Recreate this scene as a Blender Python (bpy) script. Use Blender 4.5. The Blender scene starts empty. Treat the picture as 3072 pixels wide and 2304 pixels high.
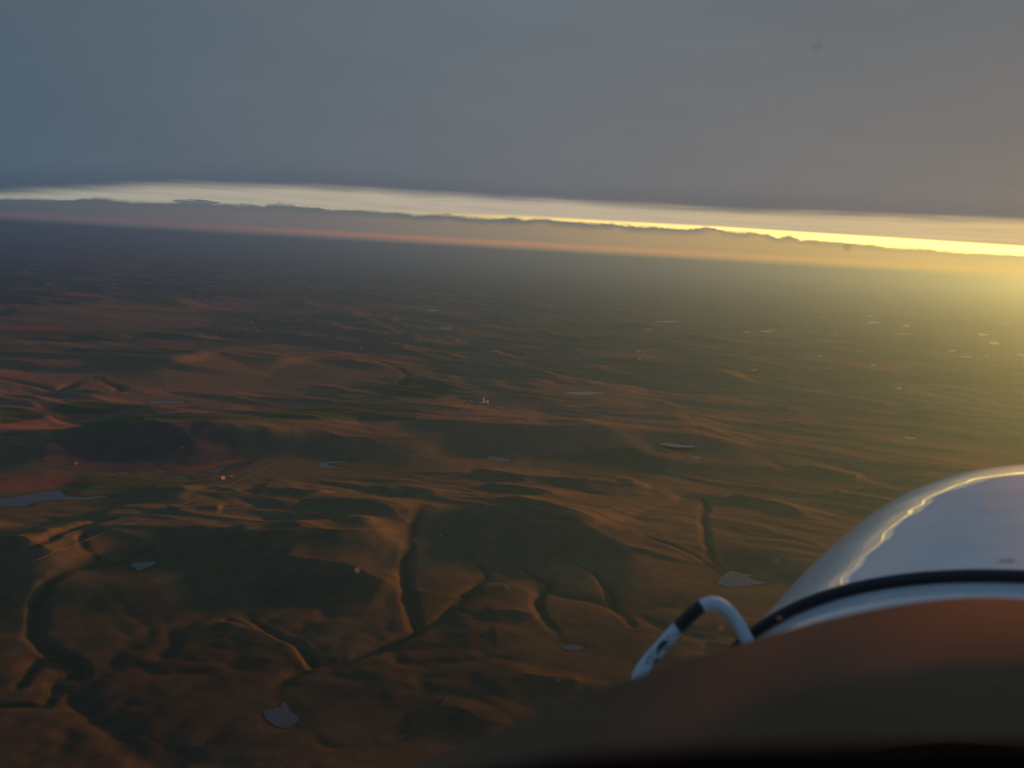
import bpy, bmesh, math, random
import numpy as np
from math import radians, sin, cos, pi, atan2
from mathutils import Vector, Matrix

random.seed(7)
sc = bpy.context.scene
col = sc.collection

# ------------------------------------------------------------------ camera, sky, sun, exposure
PITCH, ROLL, FOC = radians(7.2), radians(3.2), 3150.0      # FOC in pixels of the 3072 wide photograph
ALT = 900.0                                                 # metres above the mean prairie
SUN_AZ, SUN_EL = radians(50.0), radians(4.7)                # clockwise from the viewing direction (+Y)
EXPOSURE = 1.65
GAIN = 2.0 ** EXPOSURE

F = np.array([0, cos(PITCH), -sin(PITCH)])
R0 = np.array([1.0, 0, 0]); U0 = np.array([0, sin(PITCH), cos(PITCH)])
RGT = cos(ROLL) * R0 + sin(ROLL) * U0
UPV = cos(ROLL) * U0 - sin(ROLL) * R0

cam = bpy.data.cameras.new('camera')
cam_o = bpy.data.objects.new('camera', cam); col.objects.link(cam_o)
M = Matrix.Identity(4)
for i in range(3):
    M[i][0], M[i][1], M[i][2] = RGT[i], UPV[i], -F[i]
cam_o.matrix_world = M
cam.sensor_width = 36.0
cam.lens = 36.0 * FOC / 3072.0
cam.clip_start = 0.02
cam.clip_end = 600000.0
cam.dof.use_dof = True
cam.dof.focus_distance = 60.0
cam.dof.aperture_fstop = 9.0
sc.camera = cam_o

vs = sc.view_settings
vs.view_transform = 'Standard'; vs.look = 'None'; vs.gamma = 1.0; vs.exposure = EXPOSURE
vs.use_curve_mapping = False

cy = sc.cycles
cy.use_denoising = True
cy.max_bounces = 6; cy.diffuse_bounces = 2; cy.glossy_bounces = 3; cy.volume_bounces = 1
cy.transparent_max_bounces = 12
cy.sample_clamp_indirect = 4.0

sun = bpy.data.lights.new('sun', 'SUN')
sun.energy = 4.3
sun.angle = radians(2.2)          # veiled by the thin cloud it shines through
sun.color = (1.0, 0.275, 0.03)
sun_o = bpy.data.objects.new('sun', sun); col.objects.link(sun_o)
SUN_DIR = Vector((sin(SUN_AZ) * cos(SUN_EL), cos(SUN_AZ) * cos(SUN_EL), sin(SUN_EL)))
sun_o.rotation_euler = SUN_DIR.to_track_quat('Z', 'Y').to_euler()


class NT:
    """small helper to write node trees as expressions"""
    def __init__(self, tree):
        self.t = tree; self.n = tree.nodes; self.l = tree.links

    def _in(self, sock, v):
        if isinstance(v, bpy.types.NodeSocket):
            self.l.new(v, sock)
        elif v is not None:
            sock.default_value = v

    def math(self, op, a, b=None, c=None, clamp=False):
        n = self.n.new('ShaderNodeMath'); n.operation = op; n.use_clamp = clamp
        for i, v in enumerate((a, b, c)):
            if v is not None: self._in(n.inputs[i], v)
        return n.outputs[0]

    def step(self, v, lo, hi, a=0.0, b=1.0, kind='SMOOTHSTEP'):
        n = self.n.new('ShaderNodeMapRange'); n.interpolation_type = kind
        self._in(n.inputs[0], v); self._in(n.inputs[1], lo); self._in(n.inputs[2], hi)
        self._in(n.inputs[3], a); self._in(n.inputs[4], b)
        return n.outputs[0]

    def mix(self, fac, a, b):
        n = self.n.new('ShaderNodeMix'); n.data_type = 'RGBA'
        self._in(n.inputs[0], fac)
        for s, v in ((n.inputs[6], a), (n.inputs[7], b)):
            if isinstance(v, tuple) and len(v) == 3: v = (*v, 1)
            self._in(s, v)
        return n.outputs[2]

    def blend(self, kind, fac, a, b):
        o = self.mix(fac, a, b); o.node.blend_type = kind
        return o

    def ramp(self, fac, stops):
        n = self.n.new('ShaderNodeValToRGB'); self._in(n.inputs[0], fac)
        e = n.color_ramp.elements
        while len(e) < len(stops): e.new(0.5)
        for el, (p, c) in zip(e, stops):
            el.position = p
        for el, (p, c) in zip(e, stops):
            el.color = (*c, 1)
        return n.outputs[0]

    def noise(self, vec, scale, detail=3, rough=0.5, dist=0.0):
        n = self.n.new('ShaderNodeTexNoise'); self._in(n.inputs['Vector'], vec)
        n.inputs['Scale'].default_value = scale; n.inputs['Detail'].default_value = detail
        n.inputs['Roughness'].default_value = rough; n.inputs['Distortion'].default_value = dist
        return n.outputs[0]

    def xyz(self, x, y, z):
        n = self.n.new('ShaderNodeCombineXYZ')
        for i, v in enumerate((x, y, z)): self._in(n.inputs[i], v)
        return n.outputs[0]


world = bpy.data.worlds.new('World'); sc.world = world; world.use_nodes = True
world.node_tree.nodes.clear()
w = NT(world.node_tree)
tc = w.n.new('ShaderNodeTexCoord')
sep = w.n.new('ShaderNodeSeparateXYZ'); w.l.new(tc.outputs['Generated'], sep.inputs[0])
X, Y, Z = sep.outputs
el = w.math('MULTIPLY', w.math('ARCSINE', Z), 180 / pi)                     # elevation, degrees
az = w.math('MULTIPLY', w.math('ARCTAN2', X, Y), 180 / pi)                  # clockwise from +Y
d_ = w.math('ABSOLUTE', w.math('SUBTRACT', az, math.degrees(SUN_AZ)))
sa = w.math('MINIMUM', d_, w.math('SUBTRACT', 360.0, d_))                   # degrees of azimuth from the sun
sf = w.math('DIVIDE', w.math('ADD', sa, 2.0), 90.0, clamp=True)                                 # 0 at the sun .. 1 a quarter turn away

def srgb(*c):
    return tuple(((v / 255 + 0.055) / 1.055) ** 2.4 if v > 10 else v / 255 / 12.92 for v in c)

sky = w.n.new('ShaderNodeTexSky'); sky.sky_type = 'NISHITA'; sky.sun_disc = False
sky.sun_elevation = SUN_EL; sky.sun_rotation = SUN_AZ; sky.dust_density = 3.0; sky.air_density = 1.5
clear = w.blend('MULTIPLY', 1.0, sky.outputs[0], (0.10, 0.10, 0.10))

# frame: right edge is 22 deg from the sun's azimuth (.25), centre 48 (.53), left edge 74 (.82)
S_R, S_C, S_L = .29, .58, .87
noise_w = w.noise(w.xyz(w.math('MULTIPLY', az, .10), w.math('MULTIPLY', el, .5), 0.0), 1.0, 4)     # broad streaks
noise_l = w.noise(w.xyz(w.math('MULTIPLY', az, .75), w.math('MULTIPLY', el, 1.6), 3.0), 1.0, 8, .68)  # cumulus lumps
noise_f = w.noise(w.xyz(w.math('MULTIPLY', az, .22), w.math('MULTIPLY', el, 5.0), 8.0), 1.0, 3)
# the high thin cloud seen through the gap
gap = w.ramp(sf, [(0, srgb(255, 228, 160)), (S_R, srgb(222, 196, 146)), (S_C, srgb(196, 184, 166)), (S_L, srgb(172, 172, 160)), (1, srgb(140, 148, 150))])
gap = w.mix(.12, gap, clear)
gap = w.blend('MULTIPLY', 1.0, gap, w.mix(noise_f, (.80, .80, .82), (1.16, 1.15, 1.10)))
# low bank of cloud
bank_base = w.math('MULTIPLY', w.ramp(sf, [(0, (.42,) * 3), (S_R, (.48,) * 3), (.46, (.70,) * 3), (S_C, (.77,) * 3), (.76, (.66,) * 3), (S_L, (.50,) * 3), (1, (.48,) * 3)]), 2.0)
bank_top = w.math('ADD', w.math('ADD', w.math('MULTIPLY', noise_l, .42), bank_base), w.math('MULTIPLY', w.math('SUBTRACT', noise_w, .5), .5))
noise_p = w.noise(w.xyz(w.math('MULTIPLY', az, 1.1), w.math('MULTIPLY', el, 7.0), 5.0), 1.0, 6, .6)
def puff(a0, e0, wa, we):
    u1 = w.math('POWER', w.math('DIVIDE', w.math('SUBTRACT', az, a0), wa), 2.0)
    u2 = w.math('POWER', w.math('DIVIDE', w.math('SUBTRACT', el, e0), we), 2.0)
    return w.math('ADD', w.math('ADD', u1, u2), w.math('MULTIPLY', w.math('SUBTRACT', noise_p, .5), -4.0))
def lump(a0, wa, hgt):
    u1 = w.math('DIVIDE', w.math('SUBTRACT', az, a0), wa)
    return w.math('MULTIPLY', w.math('EXPONENT', w.math('MULTIPLY', w.math('MULTIPLY', u1, u1), -1.0)), hgt)
for a0, wa, hgt in ((10.0, .9, .16), (12.6, .6, .14), (14.2, .5, .10), (-13.0, 1.6, .12), (-4.0, .7, .10), (1.0, .5, .09), (5.5, .8, .08), (-21.5, 1.2, .12)):
    bank_top = w.math('ADD', bank_top, w.math('MULTIPLY', lump(a0, wa, hgt), w.step(noise_l, .3, .7, .3, 1.6)))
# brilliant slit of open sky just over the bank, toward the sun
slit_c = w.ramp(sf, [(0, (4.6, 3.3, .85)), (S_R, (3.6, 2.55, .55)), (.45, (1.9, 1.32, .38)), (S_C + .02, srgb(235, 205, 130)), (.70, srgb(200, 180, 150)), (1, srgb(150, 155, 150))])
slit_w = w.step(sf, .24, .66, .34, .05)
slit_in = w.math('SUBTRACT', w.math('SUBTRACT', el, bank_base), .21)
slit_m = w.math('SUBTRACT', 1.0, w.step(slit_in, slit_w, w.math('ADD', slit_w, .18)))
slit_m = w.math('MULTIPLY', slit_m, w.step(sf, .54, .72, 1.0, 0.0))
c = w.mix(slit_m, gap, slit_c)
# upper deck
deck_a = w.ramp(sf, [(0, srgb(124, 119, 114)), (S_R, srgb(107, 109, 112)), (S_C, srgb(103, 113, 120)), (S_L, srgb(84, 99, 110)), (1, srgb(78, 92, 102))])
deck_b = w.ramp(sf, [(0, srgb(146, 129, 112)), (S_R, srgb(126, 118, 112)), (S_C, srgb(108, 112, 117)), (S_L, srgb(80, 97, 112)), (1, srgb(74, 90, 104))])
deck = w.mix(w.step(el, 3.0, 14.0), deck_b, deck_a)
deck = w.blend('MULTIPLY', 1.0, deck, w.mix(noise_w, (.92, .92, .93), (1.08, 1.08, 1.07)))
edge_b = w.math('MULTIPLY', w.ramp(sf, [(0, (.70,) * 3), (S_R, (.69,) * 3), (S_C, (.685,) * 3), (.70, (.695,) * 3), (.79, (.58,) * 3), (S_L, (.35,) * 3), (1, (.22,) * 3)]), 4.0)
edge = w.math('ADD', edge_b, w.math('MULTIPLY', w.math('SUBTRACT', noise_f, .5), .30))
edge = w.math('ADD', edge, w.math('MULTIPLY', w.math('SUBTRACT', noise_w, .5), .25))
deck = w.mix(w.step(el, 12.0, 38.0), deck, srgb(90, 113, 137))  # unseen overhead part of the deck, tinted bluer for its light on the cowling
under = w.step(el, w.math('ADD', edge, .1), w.math('ADD', edge, 1.5), .86, 1.0)      # thick rim of the deck
deck = w.blend('MULTIPLY', 1.0, deck, w.xyz(under, under, w.math('MULTIPLY_ADD', under, .8, .2)))
deck_m = w.step(el, w.math('SUBTRACT', edge, .34), w.math('ADD', edge, .34))
c = w.mix(deck_m, c, deck)
# the bank itself: dark lumpy crest, hazier below
bank_hi = w.ramp(sf, [(0, srgb(225, 190, 110)), (S_R, srgb(226, 196, 124)), (.42, srgb(168, 150, 112)), (.50, srgb(126, 124, 114)), (S_C, srgb(108, 112, 112)), (S_L, srgb(88, 98, 106)), (1, srgb(80, 92, 102))])
bank_lo = w.ramp(sf, [(0, srgb(250, 205, 115)), (S_R, srgb(238, 204, 124)), (.42, srgb(200, 166, 112)), (S_C, srgb(150, 134, 114)), (.70, srgb(116, 112, 112)), (S_L, srgb(86, 94, 104)), (1, srgb(76, 88, 98))])
bank = w.mix(w.step(el, w.math('SUBTRACT', bank_top, .45), w.math('SUBTRACT', bank_top, .05)), bank_lo, bank_hi)
bank_soft = w.step(noise_f, .35, .65, .05, .16)
bank_m = w.math('SUBTRACT', 1.0, w.step(el, w.math('SUBTRACT', bank_top, bank_soft), w.math('ADD', bank_top, bank_soft)))
c = w.mix(bank_m, c, bank)
c = w.mix(w.math('MULTIPLY', w.step(puff(-16.9, 1.60, 1.2, .14), 1.25, .55), .9), c, srgb(92, 104, 112))
# strip of reddened sky under the bank's base, far away
salmon = w.ramp(sf, [(0, srgb(250, 195, 105)), (S_R, srgb(250, 206, 112)), (.45, srgb(216, 168, 110)), (S_C, srgb(192, 142, 108)), (.66, srgb(166, 124, 110)), (.76, srgb(124, 106, 106)), (S_L, srgb(104, 98, 104)), (1, srgb(80, 88, 98))])
sal_m = w.math('SUBTRACT', 1.0, w.step(w.math('ABSOLUTE', w.math('SUBTRACT', el, .40)), 0.0, .27))
c = w.mix(sal_m, c, salmon)
low = w.ramp(sf, [(0, srgb(225, 182, 100)), (S_R, srgb(224, 188, 110)), (S_C, srgb(134, 120, 102)), (S_L, srgb(76, 84, 92)), (1, srgb(52, 66, 80))])
c = w.mix(w.math('SUBTRACT', 1.0, w.step(el, -.05, .22)), c, low)
bg = w.n.new('ShaderNodeBackground'); w.l.new(c, bg.inputs[0]); bg.inputs[1].default_value = 1.0 / GAIN
wo = w.n.new('ShaderNodeOutputWorld'); w.l.new(bg.outputs[0], wo.inputs[0])

# ------------------------------------------------------------------ helpers
def tag(o, label=None, cat=None, group=None, kind=None):
    if label: o['label'] = label
    if cat: o['category'] = cat
    if group: o['group'] = group
    if kind: o['kind'] = kind
    return o

def mat(name):
    m = bpy.data.materials.new(name); m.use_nodes = True
    m.node_tree.nodes.clear()
    n = NT(m.node_tree)
    out = n.n.new('ShaderNodeOutputMaterial')
    return m, n, out

def principled(name, color, rough=.6, **kw):
    m, n, out = mat(name)
    b = n.n.new('ShaderNodeBsdfPrincipled'); n.l.new(b.outputs[0], out.inputs[0])
    b.inputs['Base Color'].default_value = (*color, 1); b.inputs['Roughness'].default_value = rough
    for k, v in kw.items(): b.inputs[k.replace('_', ' ')].default_value = v
    return m, n, b

def mesh_obj(name, verts, faces, m=None, parent=None, smooth=False):
    me = bpy.data.meshes.new(name)
    me.from_pydata([tuple(map(float, v)) for v in verts], [], faces)
    me.update()
    if smooth: me.polygons.foreach_set('use_smooth', [True] * len(me.polygons))
    o = bpy.data.objects.new(name, me); col.objects.link(o)
    if m: me.materials.append(m)
    if parent: o.parent = parent
    return o

def grid_obj(name, P, m=None, parent=None, closed_u=False, closed_v=False, smooth=True, uv=False):
    """P: array (n, m, 3)"""
    n, k = P.shape[:2]
    V = P.reshape(-1, 3)
    ii = np.arange(n if closed_u else n - 1); jj = np.arange(k if closed_v else k - 1)
    I, J = np.meshgrid(ii, jj, indexing='ij'); I2, J2 = (I + 1) % n, (J + 1) % k
    faces = np.stack([I * k + J, I * k + J2, I2 * k + J2, I2 * k + J], -1).reshape(-1, 4)
    me = bpy.data.meshes.new(name)
    me.vertices.add(len(V)); me.vertices.foreach_set('co', V.astype(np.float32).ravel())
    me.loops.add(faces.size); me.loops.foreach_set('vertex_index', faces.astype(np.int32).ravel())
    me.polygons.add(len(faces))
    me.polygons.foreach_set('loop_start', np.arange(0, faces.size, 4, dtype=np.int32))
    me.polygons.foreach_set('use_smooth', np.full(len(faces), smooth))
    me.update(calc_edges=True)
    if uv:
        a = me.attributes.new('along', 'FLOAT_VECTOR', 'POINT')
        uu, vv = np.meshgrid(np.linspace(0, 1, n), np.linspace(0, 1, k, endpoint=not closed_v), indexing='ij')
        a.data.foreach_set('vector', np.stack([uu, vv, 0 * uu], -1).astype(np.float32).ravel())
    o = bpy.data.objects.new(name, me); col.objects.link(o)
    if m: me.materials.append(m)
    if parent: o.parent = parent
    return o

# photograph pixels (3072 wide) to rays; rays to the prairie at height h over its mean level
REG = {0: (0, 0, 1.0), 1: (0, 450, 1.4401), 2: (1536, 450, 1.4401), 3: (0, 1100, 2.1602), 4: (900, 1100, 2.1602),
       5: (1748, 1300, 1.6526), 6: (0, 1600, 2.3532), 7: (800, 1600, 2.3532), 'v': (0, 0, .72)}

def ray(reg, x, y):
    ox, oy, s = REG[reg]
    px, py = x / s + ox, y / s + oy
    return F + (px - 1536) / FOC * RGT - (py - 1152) / FOC * UPV

def land(reg, pts, h=0.0):
    out = []
    for x, y in pts:
        d = ray(reg, x, y); t = (h - ALT) / d[2]
        out.append((d[0] * t, d[1] * t))
    return np.array(out)

# ------------------------------------------------------------------ terrain heights
rng = np.random.default_rng(11)
PERM = np.concatenate([rng.permutation(512)] * 3)
GR = rng.uniform(0, 2 * pi, 512); GX, GY = np.cos(GR), np.sin(GR)

def perlin(x, y):
    xi = np.floor(x).astype(np.int64); yi = np.floor(y).astype(np.int64)
    xf = x - xi; yf = y - yi
    u = xf * xf * xf * (xf * (xf * 6 - 15) + 10); v = yf * yf * yf * (yf * (yf * 6 - 15) + 10)
    def g(ix, iy, fx, fy):
        h = PERM[(PERM[ix & 511] + iy) & 511]
        return GX[h] * fx + GY[h] * fy
    a = g(xi, yi, xf, yf); b = g(xi + 1, yi, xf - 1, yf)
    c_ = g(xi, yi + 1, xf, yf - 1); d = g(xi + 1, yi + 1, xf - 1, yf - 1)
    return (a + u * (b - a) + v * ((c_ + u * (d - c_)) - (a + u * (b - a)))) * 1.45

def smooth01(t):
    t = np.clip(t, 0, 1); return t * t * (3 - 2 * t)

def seg_dist(x, y, P):
    """distance to polyline P, signed positive on the near (camera) side, and position along 0..1"""
    best = np.full(x.shape, 1e12); sgn = np.zeros(x.shape); pos = np.zeros(x.shape)
    L = np.concatenate([[0], np.cumsum(np.hypot(*np.diff(P, axis=0).T))])
    for i in range(len(P) - 1):
        a, b = P[i], P[i + 1]; d = b - a; l2 = d @ d
        t = np.clip(((x - a[0]) * d[0] + (y - a[1]) * d[1]) / l2, 0, 1)
        qx, qy = a[0] + t * d[0], a[1] + t * d[1]
        dd = (x - qx) ** 2 + (y - qy) ** 2
        m = dd < best
        best = np.where(m, dd, best)
        sgn = np.where(m, np.hypot(qx, qy) - np.hypot(x, y), sgn)
        pos = np.where(m, (L[i] + t * (L[i + 1] - L[i])) / L[-1], pos)
    return np.sqrt(best), sgn, pos

RIDGES = [  # region, crest, height, near width, far width
    (4, [(-1500, 446), (-900, 434), (-620, 424), (-300, 414), (0, 403), (160, 393), (260, 408), (500, 411), (850, 400), (1000, 388), (1250, 374), (1450, 368), (1900, 384), (2250, 405), (2600, 430), (3000, 465)], 92, 500, 1700),
    (3, [(-300, 1010), (150, 1100), (380, 1172), (700, 1140), (1000, 1085), (1300, 1075), (1700, 1075), (2000, 1066), (2190, 1072), (2400, 1055), (2560, 1000), (2770, 950), (3140, 905), (3390, 915), (3640, 985), (3890, 1030), (4100, 1100)], 78, 420, 1200),
    (3, [(1440, 1175), (1680, 1162), (1900, 1160), (2060, 1130), (2290, 1106), (2480, 1140)], 15, 90, 110),
    (3, [(1850, 1060), (2000, 1052), (2190, 1062)], 10, 70, 90),
    (4, [(1300, 945), (1550, 1000), (1750, 1050), (1980, 1120)], 18, 120, 160),
    (4, [(1080, 690), (1300, 705), (1500, 742), (1820, 772), (2250, 785)], 26, 170, 420),
    (4, [(1150, 800), (1350, 830), (1650, 900)], 16, 110, 200),
    (4, [(500, 845), (700, 838), (880, 900)], 14, 120, 200),
    (5, [(730, 290), (950, 340), (1090, 400)], 20, 110, 160),
    (5, [(1240, 280), (1400, 300), (1580, 345)], 18, 100, 160),
    (5, [(1100, 165), (1250, 190), (1400, 216)], 16, 110, 200),
    (5, [(-40, 262), (150, 255), (330, 275)], 14, 90, 160),
    (5, [(250, 120), (500, 135), (800, 165), (1000, 178)], 14, 130, 260),
    (7, [(40, 245), (250, 262), (400, 282), (700, 335), (950, 368)], 26, 230, 150),
    (7, [(1480, 380), (1700, 372)], 8, 60, 60),
    (7, [(1550, 560), (1750, 545), (1950, 600)], 14, 80, 90),
    (7, [(1560, 690), (1800, 700), (1950, 740), (2080, 820)], 18, 110, 90),
    (7, [(1180, 1205), (1350, 1230), (1480, 1290)], 16, 80, 70),
    (7, [(1500, 1050), (1850, 1000), (2050, 1030), (2250, 1060)], 12, 90, 90),
    (6, [(1540, 620), (1750, 640), (1900, 720), (2060, 800), (2160, 960)], 14, 120, 60),
    (6, [(200, 65), (300, 72), (400, 100)], 16, 90, 150),
    (3, [(1640, 815), (1850, 820), (2080, 870)], 16, 120, 260),
    (3, [(1690, 950), (1950, 928), (2144, 934), (2394, 985), (2644, 1060)], 24, 120, 260),
    (3, [(1080, 1000), (1250, 992), (1430, 1000)], 12, 90, 200),
    (3, [(0, 560), (150, 575), (260, 640)], 14, 200, 300),
    (3, [(350, 730), (700, 760), (1050, 758), (1350, 770)], 26, 220, 420),
    (3, [(120, 590), (300, 535), (480, 492), (900, 474), (1300, 460), (1480, 485), (1680, 530)], 34, 300, 700),
    (1, [(0, 905), (400, 885), (700, 895), (900, 905)], 60, 900, 1300),
    (1, [(700, 930), (950, 880), (1300, 905)], 50, 700, 1200),
    (1, [(1500, 905), (1680, 940)], 22, 240, 500),
    (1, [(0, 700), (500, 640), (900, 650)], 60, 1500, 2500),
    (2, [(0, 1020), (300, 1030), (700, 1000), (1000, 960)], 26, 300, 700),
    (2, [(450, 965), (800, 975), (1050, 985)], 26, 260, 600),
    (2, [(1000, 950), (1250, 955), (1450, 975)], 26, 260, 600),
]
GULLIES = [  # region, line, depth, half width
    (7, [(1090, -60), (1020, 120), (980, 330), (1010, 500), (1050, 680), (900, 760), (600, 880), (330, 925), (150, 1020), (105, 1120), (150, 1220)], 24, 70),
    (7, [(1050, 690), (1200, 610), (1350, 470), (1490, 350), (1560, 310), (1520, 265)], 16, 50),
    (7, [(330, 930), (300, 850), (200, 760), (0, 690), (-260, 620)], 15, 50),
    (7, [(150, 1330), (330, 1360), (420, 1480), (560, 1500), (900, 1460), (1000, 1400), (960, 1280)], 15, 50),
    (7, [(1800, 260), (2010, 350), (1920, 480), (1960, 600), (2060, 690), (2110, 790)], 18, 60),
    (6, [(1050, 210), (900, 280), (650, 340), (480, 380), (330, 450), (250, 550), (230, 720), (330, 790), (470, 850), (560, 890), (560, 960)], 22, 70),
    (6, [(470, 850), (300, 860), (190, 980), (130, 1060)], 14, 50),
    (6, [(560, 960), (380, 1010), (360, 1090), (280, 1180), (-100, 1200)], 12, 50),
    (6, [(590, 120), (620, 230), (700, 290)], 14, 45),
    (6, [(1750, 610), (1900, 690), (2080, 790), (2190, 920)], 14, 45),
    (5, [(600, 330), (590, 430), (610, 550), (650, 640), (720, 700)], 18, 60),
    (5, [(-60, 640), (60, 700), (120, 770), (170, 860), (240, 960)], 16, 50),
    (5, [(300, 560), (450, 590), (600, 640), (690, 700)], 12, 45),
    (3, [(760, 1060), (560, 1120), (380, 1190), (330, 1260), (240, 1330)], 8, 80),
    (3, [(0, 80), (280, 130), (370, 160), (520, 90), (650, 60), (700, 110), (770, 130), (770, 170)], 9, 130),
    (4, [(420, -60), (650, 20), (700, 60), (640, 120)], 8, 110),
]

PONDS = []   # filled below: (polygon array, level, spread)

RD = [(np.asarray(land(r, p, h * (.9 if r not in (6, 7) else .5))), h * (.55 if r in (6, 7) else 1.0), n, f_) for r, p, h, n, f_ in RIDGES]
GD = [(np.asarray(land(r, p, 0)), d, wd) for r, p, d, wd in GULLIES]

DRAIN = None
def base_height(x, y):
    r = np.hypot(x, y)
    wx = x + 160 * perlin(x / 900 + 5.2, y / 900) + 50 * perlin(x / 260, y / 260 + 9.1)
    wy = y + 160 * perlin(x / 900, y / 900 + 3.7) + 50 * perlin(x / 260 + 2.3, y / 260)
    h = 26 * perlin(x / 9000 + .3, y / 9000 + .8) + 26 * perlin(wx / 3100 + 7, wy / 3100)
    big = np.abs(perlin(wx / 1500 + 1.3, wy / 1500 + 4.4))
    mid = np.abs(perlin(wx / 640 + 8.1, wy / 640 + 2.2))
    sm = np.abs(perlin(wx / 270 + 3.1, wy / 270 + 6.6))
    calm = smooth01((r - 3500) / 3500)
    nearw = 1 - smooth01((r - 2300) / 900)
    q = .42 + .25 * calm
    tiny = np.abs(perlin(wx / 118 + 5.1, wy / 118 + 1.6))
    h += 30 * q * (big ** .8 - .30) + 19 * q * (mid ** .8 - .30) + 3.0 * (sm ** .85 - .3)
    # swells of the open prairie, long crests lying across the evening sun
    ca_, sa_ = cos(radians(24)), sin(radians(24))
    ax_, ay_ = x * ca_ - y * sa_, x * sa_ + y * ca_
    sw = (1 - np.abs(perlin(ax_ / 820 + 2.2 + .3 * perlin(x / 700, y / 700), ay_ / 250 + 5.5))) ** 2
    sw3 = (1 - np.abs(perlin(ax_ / 480 + 1.2, ay_ / 150 + 7.5))) ** 2
    sw2 = (1 - np.abs(perlin(ax_ / 2600 + 9.2, ay_ / 950 + 1.5))) ** 2
    sw4 = (1 - np.abs(perlin(ax_ / 1300 + 4.2, ay_ / 430 + 8.5 + .3 * perlin(x / 900, y / 900 + 5)))) ** 2
    pm = smooth01(.35 + 1.4 * perlin(x / 2700 + 31, y / 2700))
    h += (1 - nearw) * ((29 + 10 * calm) * pm * (sw - .6) + (8 + 5 * calm) * (sw3 - .6) + 52 * calm * (sw2 - .6) + 46 * calm * (1.2 - .8 * pm) * (sw4 - .6))
    h += (2.0 * perlin(wx / 95, wy / 95)) * (.25 + .75 * nearw)
    h += .8 * perlin(x / 38 + .5, y / 38) * (r < 9000)
    # hand placed ridges, with the noise calmed on their flanks
    wobx = x + 45 * perlin(x / 330 + 11, y / 330) + 14 * perlin(x / 90, y / 90 + 4)
    woby = y + 45 * perlin(x / 330, y / 330 + 17) + 14 * perlin(x / 90 + 8, y / 90)
    for P, hh, nw, fw in RD:
        m = 1.5 * max(nw, fw)
        k = np.nonzero((x > P[:, 0].min() - m) & (x < P[:, 0].max() + m) & (y > P[:, 1].min() - m) & (y < P[:, 1].max() + m))[0]
        if not len(k): continue
        wob = .45 if hh > 40 else min(.8, nw / 150)
        d, s, pos = seg_dist(x[k] + (wobx[k] - x[k]) * wob, y[k] + (woby[k] - y[k]) * wob, P)
        side = smooth01(.5 + s / (.10 * nw))
        wd = fw + (nw - fw) * side
        a = np.clip(1 - d / wd, 0, 1)
        near = a ** 1.3; far = a ** 1.6
        prof = far + (near - far) * side
        ends = smooth01(pos / .12) * smooth01((1 - pos) / .12)
        prof = prof * (.35 + .65 * ends)
        if hh > 40: h[k] = h[k] * (1 - (.42 + .48 * side) * smooth01((1.45 - d / wd) * 2.5))
        h[k] += hh * prof
    for P, dp, wd in GD:
        k = np.nonzero((x > P[:, 0].min() - 3 * wd) & (x < P[:, 0].max() + 3 * wd) & (y > P[:, 1].min() - 3 * wd) & (y < P[:, 1].max() + 3 * wd))[0]
        if not len(k): continue
        jag = 4 * perlin(x[k] / 26 + 3, y[k] / 26)
        d, s, pos = seg_dist(x[k] + .35 * (wobx[k] - x[k]) + jag, y[k] + .35 * (woby[k] - y[k]) - jag, P)
        ends = smooth01(pos / .1) * .7 + .3
        h[k] -= (.30 if wd < 75 else 1.0) * dp * ends * (.85 * np.clip(1 - d / (wd * .40), 0, 1) ** 1.1 + .14 * smooth01(1 - d / (2.0 * wd)))
    if DRAIN is not None:
        x0, y0, st, D = DRAIN
        fx = (x - x0) / st; fy = (y - y0) / st
        k = np.nonzero((fx > 0) & (fy > 0) & (fx < D.shape[0] - 1.001) & (fy < D.shape[1] - 1.001))[0]
        ix, iy = fx[k].astype(int), fy[k].astype(int); tx, ty = fx[k] - ix, fy[k] - iy
        h[k] -= (D[ix, iy] * (1 - tx) + D[ix + 1, iy] * tx) * (1 - ty) + (D[ix, iy + 1] * (1 - tx) + D[ix + 1, iy + 1] * tx) * ty
    return h

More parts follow.
